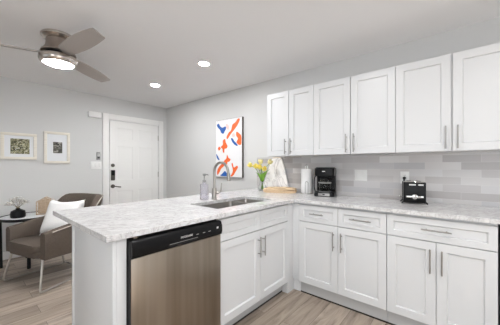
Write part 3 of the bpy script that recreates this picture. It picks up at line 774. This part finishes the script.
# plan path of the shell from right front round the back to left front
def plan(u):
    # u in [-1,1]; returns x,y along a U
    a = u
    L1 = .40; Ltot = 2 * L1 + PI * .24 + .16
    s_ = (a + 1) / 2 * Ltot; X_ = .315; r = .235
    if s_ < L1: f = s_ / L1; return (X_ - .0 * f, -.31 + f * .40 - 0.0)
    s2 = s_ - L1
    if s2 < PI / 2 * r + 0: th = s2 / r; return (X_ - r + r * math.cos(th), .09 + r * math.sin(th))
    s3 = s2 - PI / 2 * r; flat = Ltot - 2 * L1 - PI * r
    if s3 < flat: return (X_ - r - s3 / flat * 2 * (X_ - r), .09 + r)
    s4 = s3 - flat
    if s4 < PI / 2 * r: th = PI / 2 + s4 / r; return (-X_ + r + r * math.cos(th), .09 + r * math.sin(th))
    f = (s4 - PI / 2 * r) / L1; return (-X_, .09 - f * .40)
def top_h(y):
    f = min(max((y - .04) / .22, 0), 1); f = f * f * (3 - 2 * f)
    return .575 + .05 * min(max((y + .31) / .3, 0), 1) + f * .255
N = 56; rows = []; rim_o = []; us = [-1 + 2 * i / N for i in range(N + 1)]
for i, u in enumerate(us):
    x, y = plan(u); x2, y2 = plan(min(1, u + .01)); x1, y1 = plan(max(-1, u - .01))
    tx, ty = x2 - x1, y2 - y1; ln = math.hypot(tx, ty); nx, ny = ty / ln, -tx / ln       # outward
    h = top_h(y); th = .042; lean = .05 * min(max((y + .05) / .3, 0), 1)
    prof = [(th * .9, .315), (th, .40), (th + lean * .5, h - .12), (th + lean, h - .025), (th * .6 + lean, h), (-th * .6 + lean, h), (-th + lean, h - .025), (-th + lean * .3, h - .12), (-th, .42), (-th * .9, .315)]
    rows.append([(x + nx * o, y + ny * o, z) for o, z in prof])
    rim_o.append((x + nx * (th + lean - .001), y + ny * (th + lean - .001), h - .012))
m_ = len(rows[0]); V = [p for r in rows for p in r]
F = [(m_ * i + k, m_ * i + (k + 1) % m_, m_ * i + m_ + (k + 1) % m_, m_ * i + m_ + k) for i in range(N) for k in range(m_)] + [tuple(range(m_))[::-1], tuple(range(m_ * N, m_ * N + m_))]
b = MB(); b.faces(V, F); sh = b.build('shell', 'tweed', t, sharp=.9)
b = MB(); b.tube(rim_o[2:-2], .006, 8); b.build('piping', 'piping', sh)
b = MB(); b.prism(rrect(-.272, .272, -.335, .27, .06), .318, .375, 'z', bev=.01); b.build('seat_base', 'tweed', t)
b = MB(); b.prism(rrect(-.268, .268, -.345, .265, .06), .3755, .445, 'z', bev=.022); b.build('seat', 'tweed', t)
def leg_frame(s):
    A = (s * .275, -.29, .316); Bf = (s * .335, -.345, .009); Br = (s * .245, .215, .009); C_ = (s * .245, .17, .316)
    pts = [A, (s * .330, -.338, .04), (s * .333, -.338, .014), (s * .328, -.32, .009), (s * .25, .19, .009), (s * .246, .208, .014), (s * .245, .208, .035), C_]
    b = MB(); b.tube(pts, .0105, 10); return b
for s in (-1, 1): leg_frame(s).build('leg', 'legmetal', t)
b = MB(); b.tube([(-.246, .206, .03), (.246, .206, .03)], .007, 8); b.build('stretcher', 'chrome', t)

# white pillow leaning in the chair
t = thing('throw_pillow', 'white throw pillow leaning inside the brown armchair', 'pillow', (-3.475, .775, .456), CR + .2)
b = MB(); n = 16; V = []; S = .212
def pil(i, j, sg):
    u, v_ = -1 + 2 * i / n, -1 + 2 * j / n
    e = (1 - u ** 4) * (1 - v_ ** 4)
    pinch = 1 - .22 * (1 - abs(u) ** 2) * (abs(v_) ** 3); pinch2 = 1 - .13 * (1 - abs(v_) ** 2) * (abs(u) ** 3)
    return (u * S * pinch2, sg * .085 * max(e, 0) ** .5, v_ * S * pinch)
for sg in (-1, 1):
    for i in range(n + 1):
        for j in range(n + 1): V.append(pil(i, j, sg))
K = (n + 1) ** 2; F = [(q * K + i * (n + 1) + j, q * K + (i + 1) * (n + 1) + j, q * K + (i + 1) * (n + 1) + j + 1, q * K + i * (n + 1) + j + 1) for q in (0, 1) for i in range(n) for j in range(n)]
b.faces(V, F); bmesh.ops.remove_doubles(b.b, verts=b.b.verts[:], dist=1e-5)
R = Matrix.Translation((0, 0.0, S * .93)) @ Matrix.Rotation(math.radians(8), 4, 'Z') @ Matrix.Rotation(math.radians(-23), 4, 'X')
for v in b.b.verts: v.co = R @ v.co
b.build('cushion', 'pillow', t, sharp=0)

# round black side table with black vase, blossom sprigs and a lattice lantern
TX, TY, TZ = -4.215, .575, .60
t = thing('side_table', 'small round black side table beside the armchair', 'table', (TX, TY, 0))
MB().lathe([(0, TZ - .012), (.27, TZ - .012), (.27, TZ - .001), (0, TZ - .001)], n=48).build('tabletop', 'glass' if False else 'mount', t)
MB().lathe([(.2705, TZ - .022), (.282, TZ - .022), (.282, TZ + .006), (.2705, TZ + .006), (.2705, TZ - .022)], n=48).build('rim', 'blackmatte', t)
for k in range(4):
    a = -0.1 + k * PI / 2; c_, s_ = math.cos(a), math.sin(a)
    b = MB(); b.tube([(.245 * c_, .245 * s_, 0), (.255 * c_, .255 * s_, TZ - .022)], .018, 12); b.build('leg', 'blackmatte', t)
MB().lathe([(.0, TZ - .03), (.262, TZ - .03), (.262, TZ - .0225), (0, TZ - .0225)], n=32).build('apron', 'blackmatte', t)
VX2, VY2 = -4.16, .475
t = thing('bud_vase', 'squat black vase with white blossoms on the side table', 'vase', (VX2, VY2, TZ))
MB().lathe([(0, 0), (.062, 0), (.072, .012), (.074, .05), (.066, .084), (.036, .1), (.022, .105), (.022, .116), (.016, .116), (.015, .103), (0, .098)], n=32).build('vase_body', 'black', t)
rnd = random.Random(5)
for k, (dx, dy, dz) in enumerate(((-.035, -.05, .205), (-.01, -.015, .235), (.02, .015, .215), (.03, .06, .195), (-.03, .025, .20), (.015, -.045, .17), (.025, .045, .16), (-.02, -.075, .175))):
    s_ = thing('blossom_sprig', 'white blossom sprig standing in the squat black vase', 'flower', (VX2, VY2, TZ), 0, 'white blossom sprigs in the black vase')
    b = MB(); b.tube(spline([(dx * .05, dy * .05, .1), (dx * .3, dy * .3, .14), (dx, dy, dz)]), .0022, 6); b.build('stem', 'twig', s_)
    b = MB()
    for q in range(4):
        c_ = Vector((dx, dy, dz)) + Vector((rnd.uniform(-.025, .025), rnd.uniform(-.025, .025), rnd.uniform(-.025, .015))) * min(q, 1)
        for p in range(5):
            a = p * 2 * PI / 5 + q; d1 = Vector((math.cos(a), math.sin(a), .45)); d2 = Vector((-math.sin(a), math.cos(a), 0)); L_ = .034
            b.faces([tuple(c_), tuple(c_ + d1 * L_ * .6 - d2 * .013), tuple(c_ + d1 * L_), tuple(c_ + d1 * L_ * .6 + d2 * .013)], [(0, 1, 2, 3)])
    bl = b.build('bloom', 'whitepetal', s_, sharp=0); so = bl.modifiers.new('thick', 'SOLIDIFY'); so.thickness = .002
t = thing('lantern', 'tan arched lattice lantern at the back of the side table', 'lantern', (-4.20, .75, TZ), math.radians(70))
b = MB(); hw, hd = .085, .05
for y in (-hd, hd):
    b.tube([(-hw, y, .006), (-hw, y, .17), (0, y, .222), (hw, y, .17), (hw, y, .006)], .006, 8); b.tube([(-hw, y, .006), (hw, y, .006)], .006, 8)
    for x in (-.043, 0, .043): b.tube([(x, y, .006), (x, y, .222 - abs(x) * .61)], .0035, 6)
    for z in (.06, .115, .165): b.tube([(-hw, y, z), (hw, y, z)], .0035, 6)
for x, z in ((-hw, .006), (hw, .006), (-hw, .17), (hw, .17), (0, .222)): b.tube([(x, -hd, z), (x, hd, z)], .006, 8)
b.build('lattice', 'tanwood', t)
MB().prism([(-hw + .006, .012), (hw - .006, .012), (hw - .006, .165), (0, .213), (-hw + .006, .165)], -.001, .001, 'y').build('back_screen', 'tanwood', t, (0, .04, 0))
